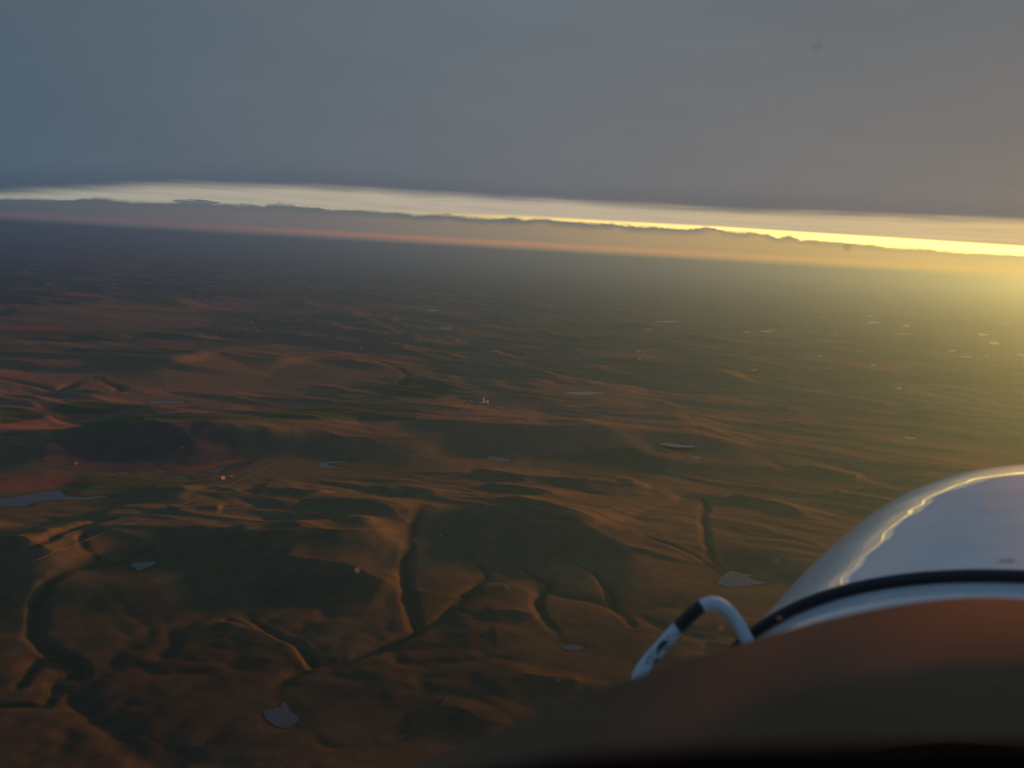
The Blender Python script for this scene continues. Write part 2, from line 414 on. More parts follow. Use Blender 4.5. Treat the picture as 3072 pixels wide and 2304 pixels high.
def drainage(x0, x1, y0, y1, st):
    """run water over the built heights and return how deep the streams have cut"""
    import heapq
    gxx = np.arange(x0, x1, st); gyy = np.arange(y0, y1, st)
    n_, m_ = len(gxx), len(gyy)
    A_, B_ = np.meshgrid(gxx, gyy, indexing='ij')
    total = np.zeros((n_, m_))
    base = base_height(A_.ravel(), B_.ravel()).reshape(n_, m_)
    rg = np.random.default_rng(5)
    def blur(a, it):
        for _ in range(it):
            a = np.pad(a, 1, mode='edge')
            a = (a[:-2, 1:-1] + a[2:, 1:-1] + 2 * a[1:-1, 1:-1]) / 4
            a = np.pad(a, 1, mode='edge')
            a = (a[1:-1, :-2] + a[1:-1, 2:] + 2 * a[1:-1, 1:-1]) / 4
        return a
    for rnd_ in range(2):
        H_ = (base - total + rg.normal(0, .25, base.shape)).ravel().tolist()
        N = n_ * m_
        seen = bytearray(N); par = [-1] * N; order = []
        heap = []
        for i in range(n_):
            for j in ((0, m_ - 1) if 0 < i < n_ - 1 else range(m_)):
                k = i * m_ + j; seen[k] = 1; heap.append((H_[k], k))
        heapq.heapify(heap)
        nb = ((-1, 0), (1, 0), (0, -1), (0, 1), (-1, -1), (-1, 1), (1, -1), (1, 1))
        while heap:
            hv, k = heapq.heappop(heap); order.append(k)
            i, j = divmod(k, m_)
            for di, dj in nb:
                a, b = i + di, j + dj
                if 0 <= a < n_ and 0 <= b < m_:
                    q = a * m_ + b
                    if not seen[q]:
                        seen[q] = 1; par[q] = k
                        heapq.heappush(heap, (max(hv + 1e-4, H_[q]), q))
        acc = [1.0] * N
        for k in reversed(order):
            if par[k] >= 0: acc[par[k]] += acc[k]
        acc = np.array(acc).reshape(n_, m_)
        c1 = np.clip(np.log2(np.maximum(acc, 1) / 18), 0, 3) * .9
        c2 = np.clip(np.log2(np.maximum(acc, 1) / 120), 0, 4) * 1.5
        c3 = np.clip(np.log2(np.maximum(acc, 1) / 900), 0, 4) * 2.6
        total = total + .5 * (blur(c1, 1) * 1.5 + blur(c2, 4) * 2.2 + blur(c3, 14) * 1.7)
    rr = np.hypot(A_, B_)
    edge_ = np.minimum.reduce([A_ - x0, x1 - A_, B_ - y0, y1 - B_])
    return x0, y0, st, total * .66 * (1 - .40 * smooth01((rr - 2600) / 1800)) * smooth01(edge_ / 300)

def poly_sd(x, y, P):
    """signed distance to polygon, negative inside"""
    best = np.full(x.shape, 1e12); inside = np.zeros(x.shape, bool)
    n = len(P)
    for i in range(n):
        a, b = P[i], P[(i + 1) % n]; d = b - a
        t = np.clip(((x - a[0]) * d[0] + (y - a[1]) * d[1]) / (d @ d + 1e-9), 0, 1)
        best = np.minimum(best, (x - a[0] - t * d[0]) ** 2 + (y - a[1] - t * d[1]) ** 2)
        if abs(d[1]) > 1e-9:
            c_ = ((a[1] > y) != (b[1] > y)) & (x < d[0] * (y - a[1]) / d[1] + a[0])
            inside ^= c_
    s = np.sqrt(best)
    return np.where(inside, -s, s)

def height(x, y):
    x = np.asarray(x, float); y = np.asarray(y, float)
    h = base_height(x, y)
    for P, lev, sp in PONDS:
        k = np.nonzero((x > P[:, 0].min() - sp) & (x < P[:, 0].max() + sp) & (y > P[:, 1].min() - sp) & (y < P[:, 1].max() + sp))[0]
        if not len(k): continue
        s = poly_sd(x[k], y[k], P)
        t = smooth01(np.clip(s, 0, None) / sp)
        shore = lev + np.clip(s, -40, 0) * .06 - .6 + np.clip(s, 0, 30) * .05
        h[k] = shore + (h[k] - shore) * t
    return h

DRAIN = drainage(-3300, 3100, 1250, 6000, 12.0)

# ------------------------------------------------------------------ ponds: outlines
def blob(reg, x, y, wpx, hpx, n=14, seed=0):
    rg = np.random.default_rng(seed)
    ph = rg.uniform(0, 2 * pi, 4); am = rg.uniform(.08, .26, 4)
    pts = []
    for i in range(n):
        a = 2 * pi * i / n
        k = 1 + sum(am[j] * sin((j + 2) * a + ph[j]) for j in range(4))
        pts.append((x + wpx / 2 * k * cos(a), y + hpx / 2 * k * sin(a)))
    return reg, pts

POND_DEF = [
    ((3, [(-200, 930), (-200, 870), (0, 862), (110, 842), (210, 822), (280, 806), (330, 808), (388, 798), (408, 832), (480, 846), (560, 846), (640, 838), (722, 838), (640, 852), (560, 866), (450, 864), (330, 866), (240, 874), (180, 890), (172, 916), (90, 904), (0, 912)]),
     'long slate grey lake running off the left edge of the picture', 'lake'),
    ((3, [(836, 1284), (870, 1270), (960, 1264), (1022, 1262), (1000, 1280), (975, 1295), (930, 1308), (895, 1327), (880, 1308)]), 'pale wedge shaped pond in the dark valley near the straight road', 'pond'),
    ((3, [(975, 672), (1020, 664), (1090, 666), (1136, 674), (1132, 698), (1080, 696), (1030, 688)]), 'oval grey pond below the dark ploughed field', 'pond'),
    ((3, [(1300, 678), (1370, 684), (1410, 696), (1440, 672), (1480, 652), (1540, 638), (1620, 612), (1640, 600), (1560, 618), (1500, 630), (1440, 648), (1380, 668)]), 'thin crooked creek shining beside the straight road', 'creek'),
    ((3, [(1095, 702), (1150, 708), (1230, 722), (1200, 726), (1120, 716)]), 'narrow sliver of water just under the oval grey pond', 'pond'),
    ((3, [(752, 684), (800, 680), (850, 684), (810, 694), (770, 694)]), 'tiny pond left of the oval grey pond', 'pond'),
    ((4, [(122, 640), (135, 616), (230, 612), (330, 620), (290, 626), (190, 624), (175, 636), (230, 648), (320, 656), (200, 658), (125, 656)]), 'hook shaped pond at the foot of the lit plateau', 'pond'),
    ((4, [(1202, 588), (1230, 580), (1310, 584), (1330, 600), (1358, 594), (1368, 608), (1330, 614), (1270, 608), (1220, 600)]), 'grey pond with a notched right end in the middle valley', 'pond'),
    ((4, [(1690, 166), (1760, 164), (1850, 160), (1930, 164), (1990, 178), (1930, 178), (1840, 186), (1760, 178)]), 'long bright pond right of the white farmstead', 'pond'),
    ((4, [(1262, 258), (1300, 256), (1340, 268), (1300, 270)]), 'little dugout pond just below the white farmstead', 'pond'),
    ((4, [(890, 1096), (915, 1088), (930, 1096), (905, 1102)]), 'tiny pale stock pond alone on the wide dark slope', 'pond'),
    ((6, [(1992, 1184), (2030, 1198), (2045, 1256), (2118, 1294), (2095, 1340), (2020, 1382), (1935, 1358), (1866, 1300), (1858, 1254), (1920, 1240), (1978, 1232)]), 'largest foreground pond at the bottom, like an upturned flask', 'pond'),
    ((7, [(2075, 800), (2110, 786), (2180, 784), (2240, 796), (2235, 818), (2170, 830), (2110, 828)]), 'pale oval pond left of the bent white tube', 'pond'),
    ((7, [(915, 1450), (940, 1430), (995, 1412), (985, 1426), (945, 1446)]), 'short sliver of water in the bottom gully', 'pond'),
    ((5, [(655, 742), (690, 708), (742, 676), (780, 696), (850, 700), (815, 716), (850, 728), (935, 740), (820, 754), (730, 764), (690, 752)]), 'ragged grey pond just left of the engine cowling', 'pond'),
    ((5, [(370, 52), (410, 46), (480, 56), (570, 66), (520, 72), (430, 66)]), 'flat streak of water in the right middle valley', 'pond'),
    ((5, [(525, 116), (560, 110), (606, 120), (580, 128), (545, 126)]), 'small grey pond under the flat streak of water', 'pond'),
    ((5, [(1588, 12), (1620, 18), (1672, 24), (1640, 30), (1600, 26)]), 'bright pond above the top of the engine cowling', 'pond'),
    (blob(3, 1070, 230, 250, 18, seed=3), 'long thin marsh pond behind the green fields', 'pond'),
    (blob(3, 585, 76, 44, 14, seed=4), 'small pond in the notched hills at far left', 'pond'),
    (blob(2, 1565, 745, 62, 9, seed=5), 'glinting pond, topmost of the pair left of the haze glow', 'pond'),
    (blob(2, 1548, 718, 34, 6, seed=6), 'faint glint farthest away, right of the middle', 'pond'),
    (blob(2, 1702, 760, 44, 8, seed=7), 'glinting pond beside the topmost pair', 'pond'),
    (blob(2, 1690, 794, 52, 6, seed=8), 'thin dull gold pond in the far right middle', 'pond'),
    (blob(2, 2035, 797, 52, 10, seed=9), 'bright glinting pond, highest of the far right cluster', 'pond'),
    (blob(2, 2082, 834, 46, 14, seed=10), 'bright glinting pond, second from the top in the far right cluster', 'pond'),
    (blob(2, 1902, 867, 36, 8, seed=11), 'bright glinting pond, leftmost of the far right cluster', 'pond'),
    (blob(2, 1968, 893, 54, 8, seed=12), 'wide bright glinting pond, lowest of the far right cluster', 'pond'),
    (blob(2, 2050, 889, 24, 5, seed=13), 'small glint right of the lowest bright pond', 'pond'),
    (blob(2, 2196, 884, 34, 6, seed=14), 'glinting pond at the right edge of the picture', 'pond'),
    (blob(2, 1332, 890, 34, 10, seed=15), 'lone glinting pond left of the far right cluster', 'pond'),
    (blob(2, 1560, 928, 30, 7, seed=16), 'dull gold pond below the lone glinting pond', 'pond'),
    (blob(2, 1672, 1030, 26, 8, seed=17), 'small gold pond, nearest of the right hand ponds', 'pond'),
    (blob(2, 1376, 823, 24, 6, seed=18), 'small pond above the lone glinting pond', 'pond'),
    (blob(2, 675, 741, 100, 7, seed=19), 'long straight pale streak of far water', 'pond'),
    (blob(2, 215, 527, 110, 5, seed=20), 'faint long pond almost lost in the haze', 'pond'),
    (blob(2, 536, 617, 34, 7, seed=21), 'orange tinted pond high in the middle haze', 'pond'),
    (blob(2, 548, 868, 24, 6, seed=22), 'upper of two small stacked ponds in the centre', 'pond'),
    (blob(2, 550, 902, 20, 6, seed=23), 'lower of two small stacked ponds in the centre', 'pond'),
    (blob(2, 1020, 786, 44, 8, seed=24), 'left of two side by side ponds right of centre', 'pond'),
    (blob(2, 1105, 783, 56, 9, seed=25), 'right of two side by side ponds right of centre', 'pond'),
    (blob(2, 1048, 950, 34, 7, seed=26), 'pale pond on a ridge right of centre', 'pond'),
    (blob(2, 590, 776, 44, 5, seed=27), 'thin pond under the long straight pale streak', 'pond'),
    (blob(1, 1930, 770, 62, 8, seed=28), 'pale bar shaped pond in the upper middle', 'pond'),
    (blob(1, 1872, 694, 50, 9, seed=29), 'pale pond behind the bar shaped one', 'pond'),
    (blob(1, 130, 838, 80, 8, seed=30), 'grey pond near the left edge in the hazy hills', 'pond'),
    (blob(1, 1280, 520, 90, 5, seed=31), 'faint farthest pond in the blue haze', 'pond'),
    (blob(1, 330, 472, 60, 4, seed=32), 'faint pond in the blue haze at far left', 'pond'),
    (blob(1, 1765, 678, 26, 6, seed=33), 'small pale pond left of the pair in the upper middle', 'pond'),
]
for (reg, pts), label, cat in POND_DEF:
    P = land(reg, pts, 0.0)
    c0 = P.mean(0); r0 = np.hypot(*c0)
    lev = float(base_height(np.concatenate([P[:, 0], [c0[0]]]), np.concatenate([P[:, 1], [c0[1]]])).mean()) * .5 - 3
    if r0 > 7000: lev = max(lev, 12.0)
    # re-project the outline on the water level so that it stays where the photo shows it
    P = land(reg, pts, lev)
    # round the outline off
    for _ in range(2):
        Q = np.roll(P, -1, 0); P = np.stack([.75 * P + .25 * Q, .25 * P + .75 * Q], 1).reshape(-1, 2)
    PONDS.append((P, lev, 150 + .04 * r0))

def land_on(reg, pts, n_=12):
    """where the rays through the photograph's points meet the built terrain"""
    P = land(reg, pts, 0.0)
    for _ in range(n_):
        hh = height(P[:, 0], P[:, 1])
        Q = np.array([land(reg, [p], h_)[0] for p, h_ in zip(pts, hh)])
        P = .5 * P + .5 * Q
    return P

# ------------------------------------------------------------------ ground sheet
fine = np.linspace(-radians(40), radians(40), 940)
rest = np.linspace(radians(40), 2 * pi - radians(40), 90)[1:-1]
AZ = np.concatenate([fine, rest])
RR = [25.0, 60, 120, 220, 350, 500, 680, 880, 1080, 1250]
while RR[-1] < 140000:
    r_ = RR[-1]
    RR.append(r_ + min(r_ * r_ / ALT * .00085, r_ * .0072))
RR = np.array(RR)
GA, GRr = np.meshgrid(AZ, RR, indexing='ij')
gx, gy = (GRr * np.sin(GA)).ravel(), (GRr * np.cos(GA)).ravel()
gh = height(gx, gy)
fade = 1 - smooth01((np.hypot(gx, gy) - 60000) / 60000)
gh *= fade
print('terrain verts', len(gx))

# ---- land cover colours (what grows there) with a painted foreground dimming, per vertex
GRASS = np.array([.190, .140, .086]); OLIVE = np.array([.124, .116, .066]); GREEN = np.array([.068, .096, .044])
PLOUGH = np.array([.230, .112, .080]); DARKSOIL = np.array([.094, .080, .070]); STUB = np.array([.180, .140, .090])
rr_ = np.hypot(gx, gy)
n1 = perlin(gx / 2300 + 4, gy / 2300)[:, None]; n2 = perlin(gx / 420 + 1, gy / 420 + 7)[:, None]; n3 = perlin(gx / 120 + 9, gy / 120)[:, None]
C = GRASS + (OLIVE - GRASS) * smooth01(.45 + .9 * n1 + .5 * n2)
near_dim = (1 - smooth01((rr_ - 2150) / 1150 + .25 * n2[:, 0]))[:, None]  # olive range land close in, with the dimmer foreground light painted in darker
C = C * (1 - near_dim) + near_dim * (np.array([.064, .057, .040]) + (np.array([.054, .054, .036]) - np.array([.064, .057, .040])) * smooth01(.5 + .7 * n1))
C = C + (OLIVE * np.array([.95, 1.0, 1.0]) - C) * (.55 * smooth01((rr_ - 6500) / 5000))[:, None]
# quarter sections of farmland, beyond the range land
ang = radians(28)
u_ = (gx * cos(ang) + gy * sin(ang)); v_ = (-gx * sin(ang) + gy * cos(ang))
u_ = u_ + 60 * perlin(gx / 500, gy / 500); v_ = v_ + 60 * perlin(gx / 500 + 3, gy / 500)
ci = np.floor(u_ / 820).astype(np.int64); cj = np.floor(v_ / 820).astype(np.int64)
sub = PERM[(PERM[ci & 511] + cj) & 511]
half = np.where(sub % 3 == 0, (np.floor(u_ / 410).astype(np.int64) & 1) * 37, np.where(sub % 3 == 1, (np.floor(v_ / 410).astype(np.int64) & 1) * 53, 0))
rnd = ((sub * 7 + half * 31) % 101) / 101.0
pal = np.select([(rnd < .38)[:, None], (rnd < .66)[:, None], (rnd < .76)[:, None], (rnd < .83)[:, None]], [OLIVE[None], GREEN[None], STUB[None], PLOUGH[None]], (.5 * GRASS + .5 * OLIVE)[None])
farm = smooth01((rr_ - 5600) / 2600 + .5 * n1[:, 0])[:, None] * smooth01(.62 + 1.6 * perlin(gx / 3800 + 21, gy / 3800))[:, None]
C = C + (pal - C) * farm * .85
FIELDS = [
    (3, [(0, 262), (180, 262), (560, 300), (600, 340), (1000, 345), (1600, 330), (2250, 250), (2700, 300), (2700, 400), (2212, 395), (1800, 425), (1480, 455), (1300, 460), (480, 490), (0, 480)], GREEN * 1.05),
    (3, [(480, 222), (900, 222), (1160, 240), (1140, 262), (700, 300), (380, 300), (300, 262)], GREEN),
    (3, [(520, 676), (760, 690), (980, 715), (1400, 742), (1300, 770), (800, 765), (380, 745)], GREEN),
    (3, [(-200, 400), (0, 382), (190, 338), (330, 308), (400, 340), (470, 366), (560, 385), (480, 408), (400, 440), (0, 452), (-200, 452)], PLOUGH * 1.25),
    (3, [(450, 328), (600, 330), (760, 330), (620, 348), (480, 362)], PLOUGH * 1.1),
    (3, [(990, 337), (1160, 318), (1280, 292), (1380, 280), (1460, 280), (1560, 300), (1625, 318), (1450, 326), (1200, 338)], PLOUGH * 1.35),
    (3, [(380, 300), (640, 288), (640, 300), (400, 318)], PLOUGH * .8),
    (3, [(250, 560), (480, 492), (900, 476), (1300, 480), (1500, 520), (1640, 575), (1600, 640), (1380, 655), (900, 655), (600, 672), (250, 660)], DARKSOIL),
    (3, [(0, 690), (380, 690), (520, 720), (300, 770), (0, 780)], PLOUGH * .9),
    (3, [(1130, 640), (1500, 590), (1640, 580), (1460, 640), (1330, 664)], PLOUGH * .8),
    (4, [(500, 120), (700, 60), (1000, 110), (940, 190), (700, 205), (420, 170)], GREEN),
    (4, [(1500, 560), (2100, 540), (2400, 600), (2300, 700), (1900, 700), (1500, 640)], .5 * GREEN + .5 * OLIVE),
]
for reg, pts, cc in FIELDS:
    P = land(reg, pts, 18.0)
    k = np.nonzero((gx > P[:, 0].min() - 60) & (gx < P[:, 0].max() + 60) & (gy > P[:, 1].min() - 60) & (gy < P[:, 1].max() + 60))[0]
    s = poly_sd(gx[k] + 14 * n3[k, 0], gy[k] + 14 * n2[k, 0], P)
    a = smooth01(.5 - s / 24)[:, None]
    C[k] += (cc - C[k]) * a * .92
C *= (1 + .07 * n3 + .08 * n2)
# dark green tone along the gully floors
for P, dp, wd in GD:
    k = np.nonzero((gx > P[:, 0].min() - 60) & (gx < P[:, 0].max() + 60) & (gy > P[:, 1].min() - 60) & (gy < P[:, 1].max() + 60))[0]
    if len(k):
        d, s, pos = seg_dist(gx[k] + 12 * n3[k, 0], gy[k] + 12 * n2[k, 0], P)
        a = (smooth01(1 - d / (wd * .32)) * .6)[:, None]
        C[k] += (np.array([.040, .050, .024]) - C[k]) * a
# reedy, muddy shores
for P, lev, sp in PONDS:
    g_ = 14 + .004 * np.hypot(*P.mean(0))
    k = np.nonzero((gx > P[:, 0].min() - 60) & (gx < P[:, 0].max() + 60) & (gy > P[:, 1].min() - 60) & (gy < P[:, 1].max() + 60))[0]
    if len(k):
        s = poly_sd(gx[k] + 6 * n3[k, 0], gy[k] + 6 * n2[k, 0], P)
        a = (smooth01(1.2 - s / g_) * .4)[:, None]
        C[k] += (np.array([.052, .054, .034]) - C[k]) * a
C = np.clip(C, .01, .5)

m_land, n, out = mat('prairie')
b = n.n.new('ShaderNodeBsdfPrincipled'); n.l.new(b.outputs[0], out.inputs[0])
at = n.n.new('ShaderNodeAttribute'); at.attribute_name = 'cover'
geo = n.n.new('ShaderNodeNewGeometry')
fn = n.noise(geo.outputs['Position'], .022, 6, .62)
fn2 = n.noise(geo.outputs['Position'], .11, 3, .6)
tone = n.mix(n.step(fn, .30, .72), (.84, .87, .85), (1.15, 1.13, 1.12))
tone2 = n.mix(n.step(fn2, .30, .72), (.93, .94, .93), (1.06, 1.06, 1.05))
cc = n.blend('MULTIPLY', 1.0, n.blend('MULTIPLY', 1.0, at.outputs[0], tone), tone2)
n.l.new(cc, b.inputs['Base Color'])
b.inputs['Roughness'].default_value = 1.0; b.inputs['Specular IOR Level'].default_value = 0.0

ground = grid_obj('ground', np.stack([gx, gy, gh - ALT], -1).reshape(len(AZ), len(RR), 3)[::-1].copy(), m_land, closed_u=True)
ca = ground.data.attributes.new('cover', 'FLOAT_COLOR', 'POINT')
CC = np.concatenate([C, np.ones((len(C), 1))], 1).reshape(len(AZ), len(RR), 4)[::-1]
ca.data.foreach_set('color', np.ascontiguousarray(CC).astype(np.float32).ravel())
tag(ground, 'rolling brown and green prairie reaching to the horizon', 'terrain', kind='structure')

# ------------------------------------------------------------------ water
m_water, n, b = principled('water', (.03, .036, .040), .15, IOR=1.33)
wn = n.noise(n.n.new('ShaderNodeNewGeometry').outputs['Position'], .06, 4, .6)
bp = n.n.new('ShaderNodeBump'); bp.inputs['Strength'].default_value = .35; bp.inputs['Distance'].default_value = 1.0
n.l.new(wn, bp.inputs['Height']); n.l.new(bp.outputs[0], b.inputs['Normal'])
for ((reg, pts), label, cat), (P, lev, sp) in zip(POND_DEF, PONDS):
    bm = bmesh.new()
    f_ = bm.faces.new([bm.verts.new((p[0], p[1], 0)) for p in P])
    f_.normal_update()
    if f_.normal.z < 0: f_.normal_flip()
    bmesh.ops.triangulate(bm, faces=[f_])
    me = bpy.data.meshes.new(cat); bm.to_mesh(me); bm.free(); me.materials.append(m_water)
    o = bpy.data.objects.new(cat, me); o.location = (0, 0, lev - ALT); col.objects.link(o)
    tag(o, label, cat, kind='structure')

# ------------------------------------------------------------------ roads
m_road, n, b = principled('gravel', (.20, .17, .145), .95)
rn = n.noise(n.n.new('ShaderNodeNewGeometry').outputs['Position'], .05, 4, .6)
n.l.new(n.mix(rn, (.052, .050, .048), (.078, .074, .070)), b.inputs['Base Color'])
ROADS = [
    (3, [(-300, 1505), (0, 1365), (380, 1188), (720, 1060), (1060, 940), (1400, 800), (1560, 728), (1850, 592), (2190, 432), (2330, 380)], 4.5, 'straight pale gravel road crossing the left half diagonally'),
    (4, [(1300, 512), (1400, 402), (1450, 370)], 4, 'faint track climbing the long dark hillside'),
    (4, [(900, 250), (1000, 150), (1180, 60), (1290, 10)], 5, 'faint road leading into the haze behind the white farmstead'),
]
for reg, pts, wd, label in ROADS:
    pts = np.array(pts, float); q_ = np.linspace(0, 1, len(pts)); q2 = np.linspace(0, 1, 40)
    P = land_on(reg, np.stack([np.interp(q2, q_, pts[:, 0]), np.interp(q2, q_, pts[:, 1])], -1))
    T = np.concatenate([[0], np.cumsum(np.hypot(*np.diff(P, axis=0).T))])
    s = np.arange(0, T[-1], 6.0)
    cxy = np.stack([np.interp(s, T, P[:, 0]), np.interp(s, T, P[:, 1])], -1)
    for _ in range(30): cxy[1:-1] = .25 * cxy[:-2] + .5 * cxy[1:-1] + .25 * cxy[2:]
    tn = np.gradient(cxy, axis=0); tn /= np.linalg.norm(tn, axis=1)[:, None]
    nr = np.stack([-tn[:, 1], tn[:, 0]], -1)
    offs = np.array([-wd / 2 - 2.5, -wd / 2, 0, wd / 2, wd / 2 + 2.5]); lift = np.array([-1.2, .75, .95, .75, -1.2])
    G = cxy[:, None] + nr[:, None] * offs[None, :, None]
    hz = height(G[..., 0].ravel(), G[..., 1].ravel()).reshape(G.shape[:2])
    hz = np.maximum(hz, hz[:, 2:3] - .5)
    zz = hz.copy()
    P3 = np.concatenate([G, (zz + lift - ALT)[..., None]], -1)
    o = grid_obj('road', P3[:, ::-1].copy(), m_road)
    tag(o, label, 'road', kind='structure')

# ------------------------------------------------------------------ farmsteads
m_white = principled('white_siding', (.42, .41, .40), .6)[0]
m_cream = principled('cream_siding', (.30, .24, .17), .7)[0]
m_redw = principled('barn_boards', (.25, .07, .05), .8)[0]
m_roof = principled('grey_shingle', (.22, .22, .22), .8)[0]
m_tin = principled('galvanised_tin', (.62, .63, .64), .35, Metallic=.8)[0]
m_door = principled('dark_door', (.07, .06, .05), .7)[0]
m_pane = principled('window_pane', (.05, .06, .07), .1)[0]

def box(x0, x1, y0, y1, z0, z1):
    return [(x0, y0, z0), (x1, y0, z0), (x1, y1, z0), (x0, y1, z0), (x0, y0, z1), (x1, y0, z1), (x1, y1, z1), (x0, y1, z1)], \
           [(0, 3, 2, 1), (4, 5, 6, 7), (0, 1, 5, 4), (1, 2, 6, 5), (2, 3, 7, 6), (3, 0, 4, 7)]

def building(name, xy, L, W_, H, rise, rot, mw, mr, label, cat, windows=3, group='farm buildings'):
    e = bpy.data.objects.new(name, None); col.objects.link(e)
    e.location = (xy[0], xy[1], float(height([xy[0]], [xy[1]])[0]) - ALT - .3); e.rotation_euler.z = rot
    tag(e, label, cat, group)
    l, w2 = L / 2, W_ / 2
    V = [(-l, -w2, -1.5), (l, -w2, -1.5), (l, w2, -1.5), (-l, w2, -1.5), (-l, -w2, H), (l, -w2, H), (l, w2, H), (-l, w2, H), (-l, 0, H + rise), (l, 0, H + rise)]
    mesh_obj('wall', V, [(0, 1, 5, 4), (2, 3, 7, 6), (1, 2, 6, 9, 5), (3, 0, 4, 8, 7), (0, 3, 2, 1)], mw, e)
    ov, th = .6, .35
    k = rise / w2
    V = []
    for zt in (0, th):
        for xx in (-l - ov, l + ov):
            V += [(xx, -w2 - ov, H - ov * k + .05 + zt), (xx, 0, H + rise + .05 + zt), (xx, w2 + ov, H - ov * k + .05 + zt)]
    mesh_obj('roof', V, [(0, 1, 4, 3), (1, 2, 5, 4), (6, 9, 10, 7), (7, 10, 11, 8), (0, 3, 9, 6), (2, 8, 11, 5), (0, 6, 7, 1), (1, 7, 8, 2), (3, 4, 10, 9), (4, 5, 11, 10)], mr, e)
    v, f_ = box(-1.6, 1.6, -w2 - .12, -w2 + .1, 0, min(3.0, H * .8)); mesh_obj('door', v, f_, m_door, e)
    for i in range(windows):
        xx = -l + (i + .5) * L / windows
        if abs(xx) < 2.6: continue
        for sy in (-1, 1):
            v, f_ = box(xx - .7, xx + .7, sy * w2 - .1, sy * w2 + .1, 1.2, 2.6); mesh_obj('window', v, f_, m_pane, e)
    return e

def lathe(name, prof, m, parent, n_=20):
    A_ = np.linspace(0, 2 * pi, n_, endpoint=False)
    P = np.array([[(r * cos(a), r * sin(a), z) for a in A_] for r, z in prof])
    return grid_obj(name, P, m, parent, closed_v=True)

def silo(xy, r, H, label):
    e = bpy.data.objects.new('grain_silo', None); col.objects.link(e)
    e.location = (xy[0], xy[1], float(height([xy[0]], [xy[1]])[0]) - ALT - .3)
    tag(e, label, 'silo', 'farm buildings')
    lathe('bin_wall', [(r, -1.5), (r, H)], m_tin, e)
    lathe('cone_roof', [(r + .25, H - .1), (r * .5, H + r * .32), (.35, H + r * .6), (.35, H + r * .6 + .5), (.001, H + r * .6 + .55)], m_tin, e)
    return e

f0 = land_on(4, [(1110, 240), (1165, 238), (1190, 242), (1186, 226), (1212, 232), (1140, 232)])
building('farmhouse', f0[0], 22, 14, 9, 5, .7, m_cream, m_roof, 'orange lit farmhouse, leftmost building of the centre farmstead', 'house', 4)
building('barn', f0[1], 30, 16, 8, 6, .5, m_white, m_roof, 'low white barn in the middle of the centre farmstead', 'barn', 4)
building('machine_shed', f0[2], 34, 18, 9, 4, .4, m_white, m_tin, 'large white shed, biggest building of the centre farmstead', 'shed', 4)
silo(f0[3], 6.0, 20, 'tall tin grain silo behind the large white shed')
building('granary', f0[4], 16, 12, 8, 4, .9, m_white, m_tin, 'small white granary, rightmost building of the centre farmstead', 'granary', 2)
building('garage', f0[5], 14, 10, 5, 3, .6, m_cream, m_roof, 'small garage between the farmhouse and the white barn', 'garage', 2)
f1 = land_on(3, [(1380, 742), (1440, 730), (1498, 722), (1180, 527), (490, 632)])
building('cottage', f1[0], 15, 10, 6, 4, .3, m_white, m_roof, 'white cottage beside the straight road, below the creek', 'house', 3)
building('barn', f1[1], 18, 12, 7, 5, 1.0, m_cream, m_roof, 'tan barn between the white cottage and the road', 'barn', 3)
building('shed', f1[2], 12, 9, 5, 3, .6, m_redw, m_tin, 'small rust red shed nearest to the straight road', 'shed', 2)
building('hut', f1[3], 10, 8, 4, 2.5, .2, m_white, m_roof, 'tiny lone hut on the dark ploughed slope', 'hut', 2)
building('hut', f1[4], 12, 9, 5, 3, .9, m_cream, m_roof, 'tiny cream hut left of the dark ploughed field', 'hut', 2)
f2 = land_on(1, [(1085, 752), (1555, 862), (705, 1015)])
building('barn', f2[0], 34, 22, 14, 8, .4, m_white, m_tin, 'white barn alone on the hazy hills left of centre', 'barn', 3)
building('shed', f2[1], 26, 16, 10, 5, 1.2, m_cream, m_tin, 'tan shed alone in the hazy middle distance', 'shed', 3)
building('shed', f2[2], 24, 14, 8, 4, .3, m_white, m_roof, 'grey roofed shed under the notched hills at left', 'shed', 3)

# shelter trees round the centre farmstead
m_leaf, n, b = principled('foliage', (.045, .060, .025), .9)
m_bark = principled('bark', (.09, .07, .05), .95)[0]
def tree(xy, H, seed, label):
    rg = random.Random(seed)
    e = bpy.data.objects.new('shelter_tree', None); col.objects.link(e)
    e.location = (xy[0], xy[1], float(height([xy[0]], [xy[1]])[0]) - ALT - .2)
    tag(e, label, 'tree', 'farmstead shelter trees')
    lathe('trunk', [(H * .035, -1), (H * .025, H * .35), (H * .008, H * .85)], m_bark, e, 8)
    V, Fc = [], []
    for i in range(420):
        a = rg.uniform(0, 2 * pi); t = rg.random() ** .5; zc = rg.uniform(-1, 1)
        rad = H * .30 * (1 - zc * zc) ** .5 * (.75 + .5 * sin(3 * a + seed) ** 2) * t
        p = Vector((rad * cos(a), rad * sin(a), H * .62 + zc * H * .38))
        s = H * .05
        n_ = Vector((rg.gauss(0, 1), rg.gauss(0, 1), rg.gauss(0, 1))).normalized(); t1 = n_.orthogonal().normalized(); t2 = n_.cross(t1)
        k = len(V)
        V += [p + t1 * s, p + t2 * s * .8, p - t1 * s, p - t2 * s * .8]; Fc.append((k, k + 1, k + 2, k + 3))
    mesh_obj('crown', V, Fc, m_leaf, e)
tp = land_on(4, [(1085, 236), (1094, 232), (1128, 230), (1152, 229), (1200, 228), (1228, 238), (1236, 250), (1068, 246)])
tl = ['leftmost but one tree by the orange lit farmhouse', 'tree behind the orange lit farmhouse', 'tree behind the small garage', 'tree behind the low white barn',
      'tree between the silo and the granary', 'tree right of the white granary', 'rightmost tree, below the white granary', 'leftmost tree of the centre farmstead']
for i, p in enumerate(tp): tree(p, 9 + (i * 37 % 5), i, tl[i])

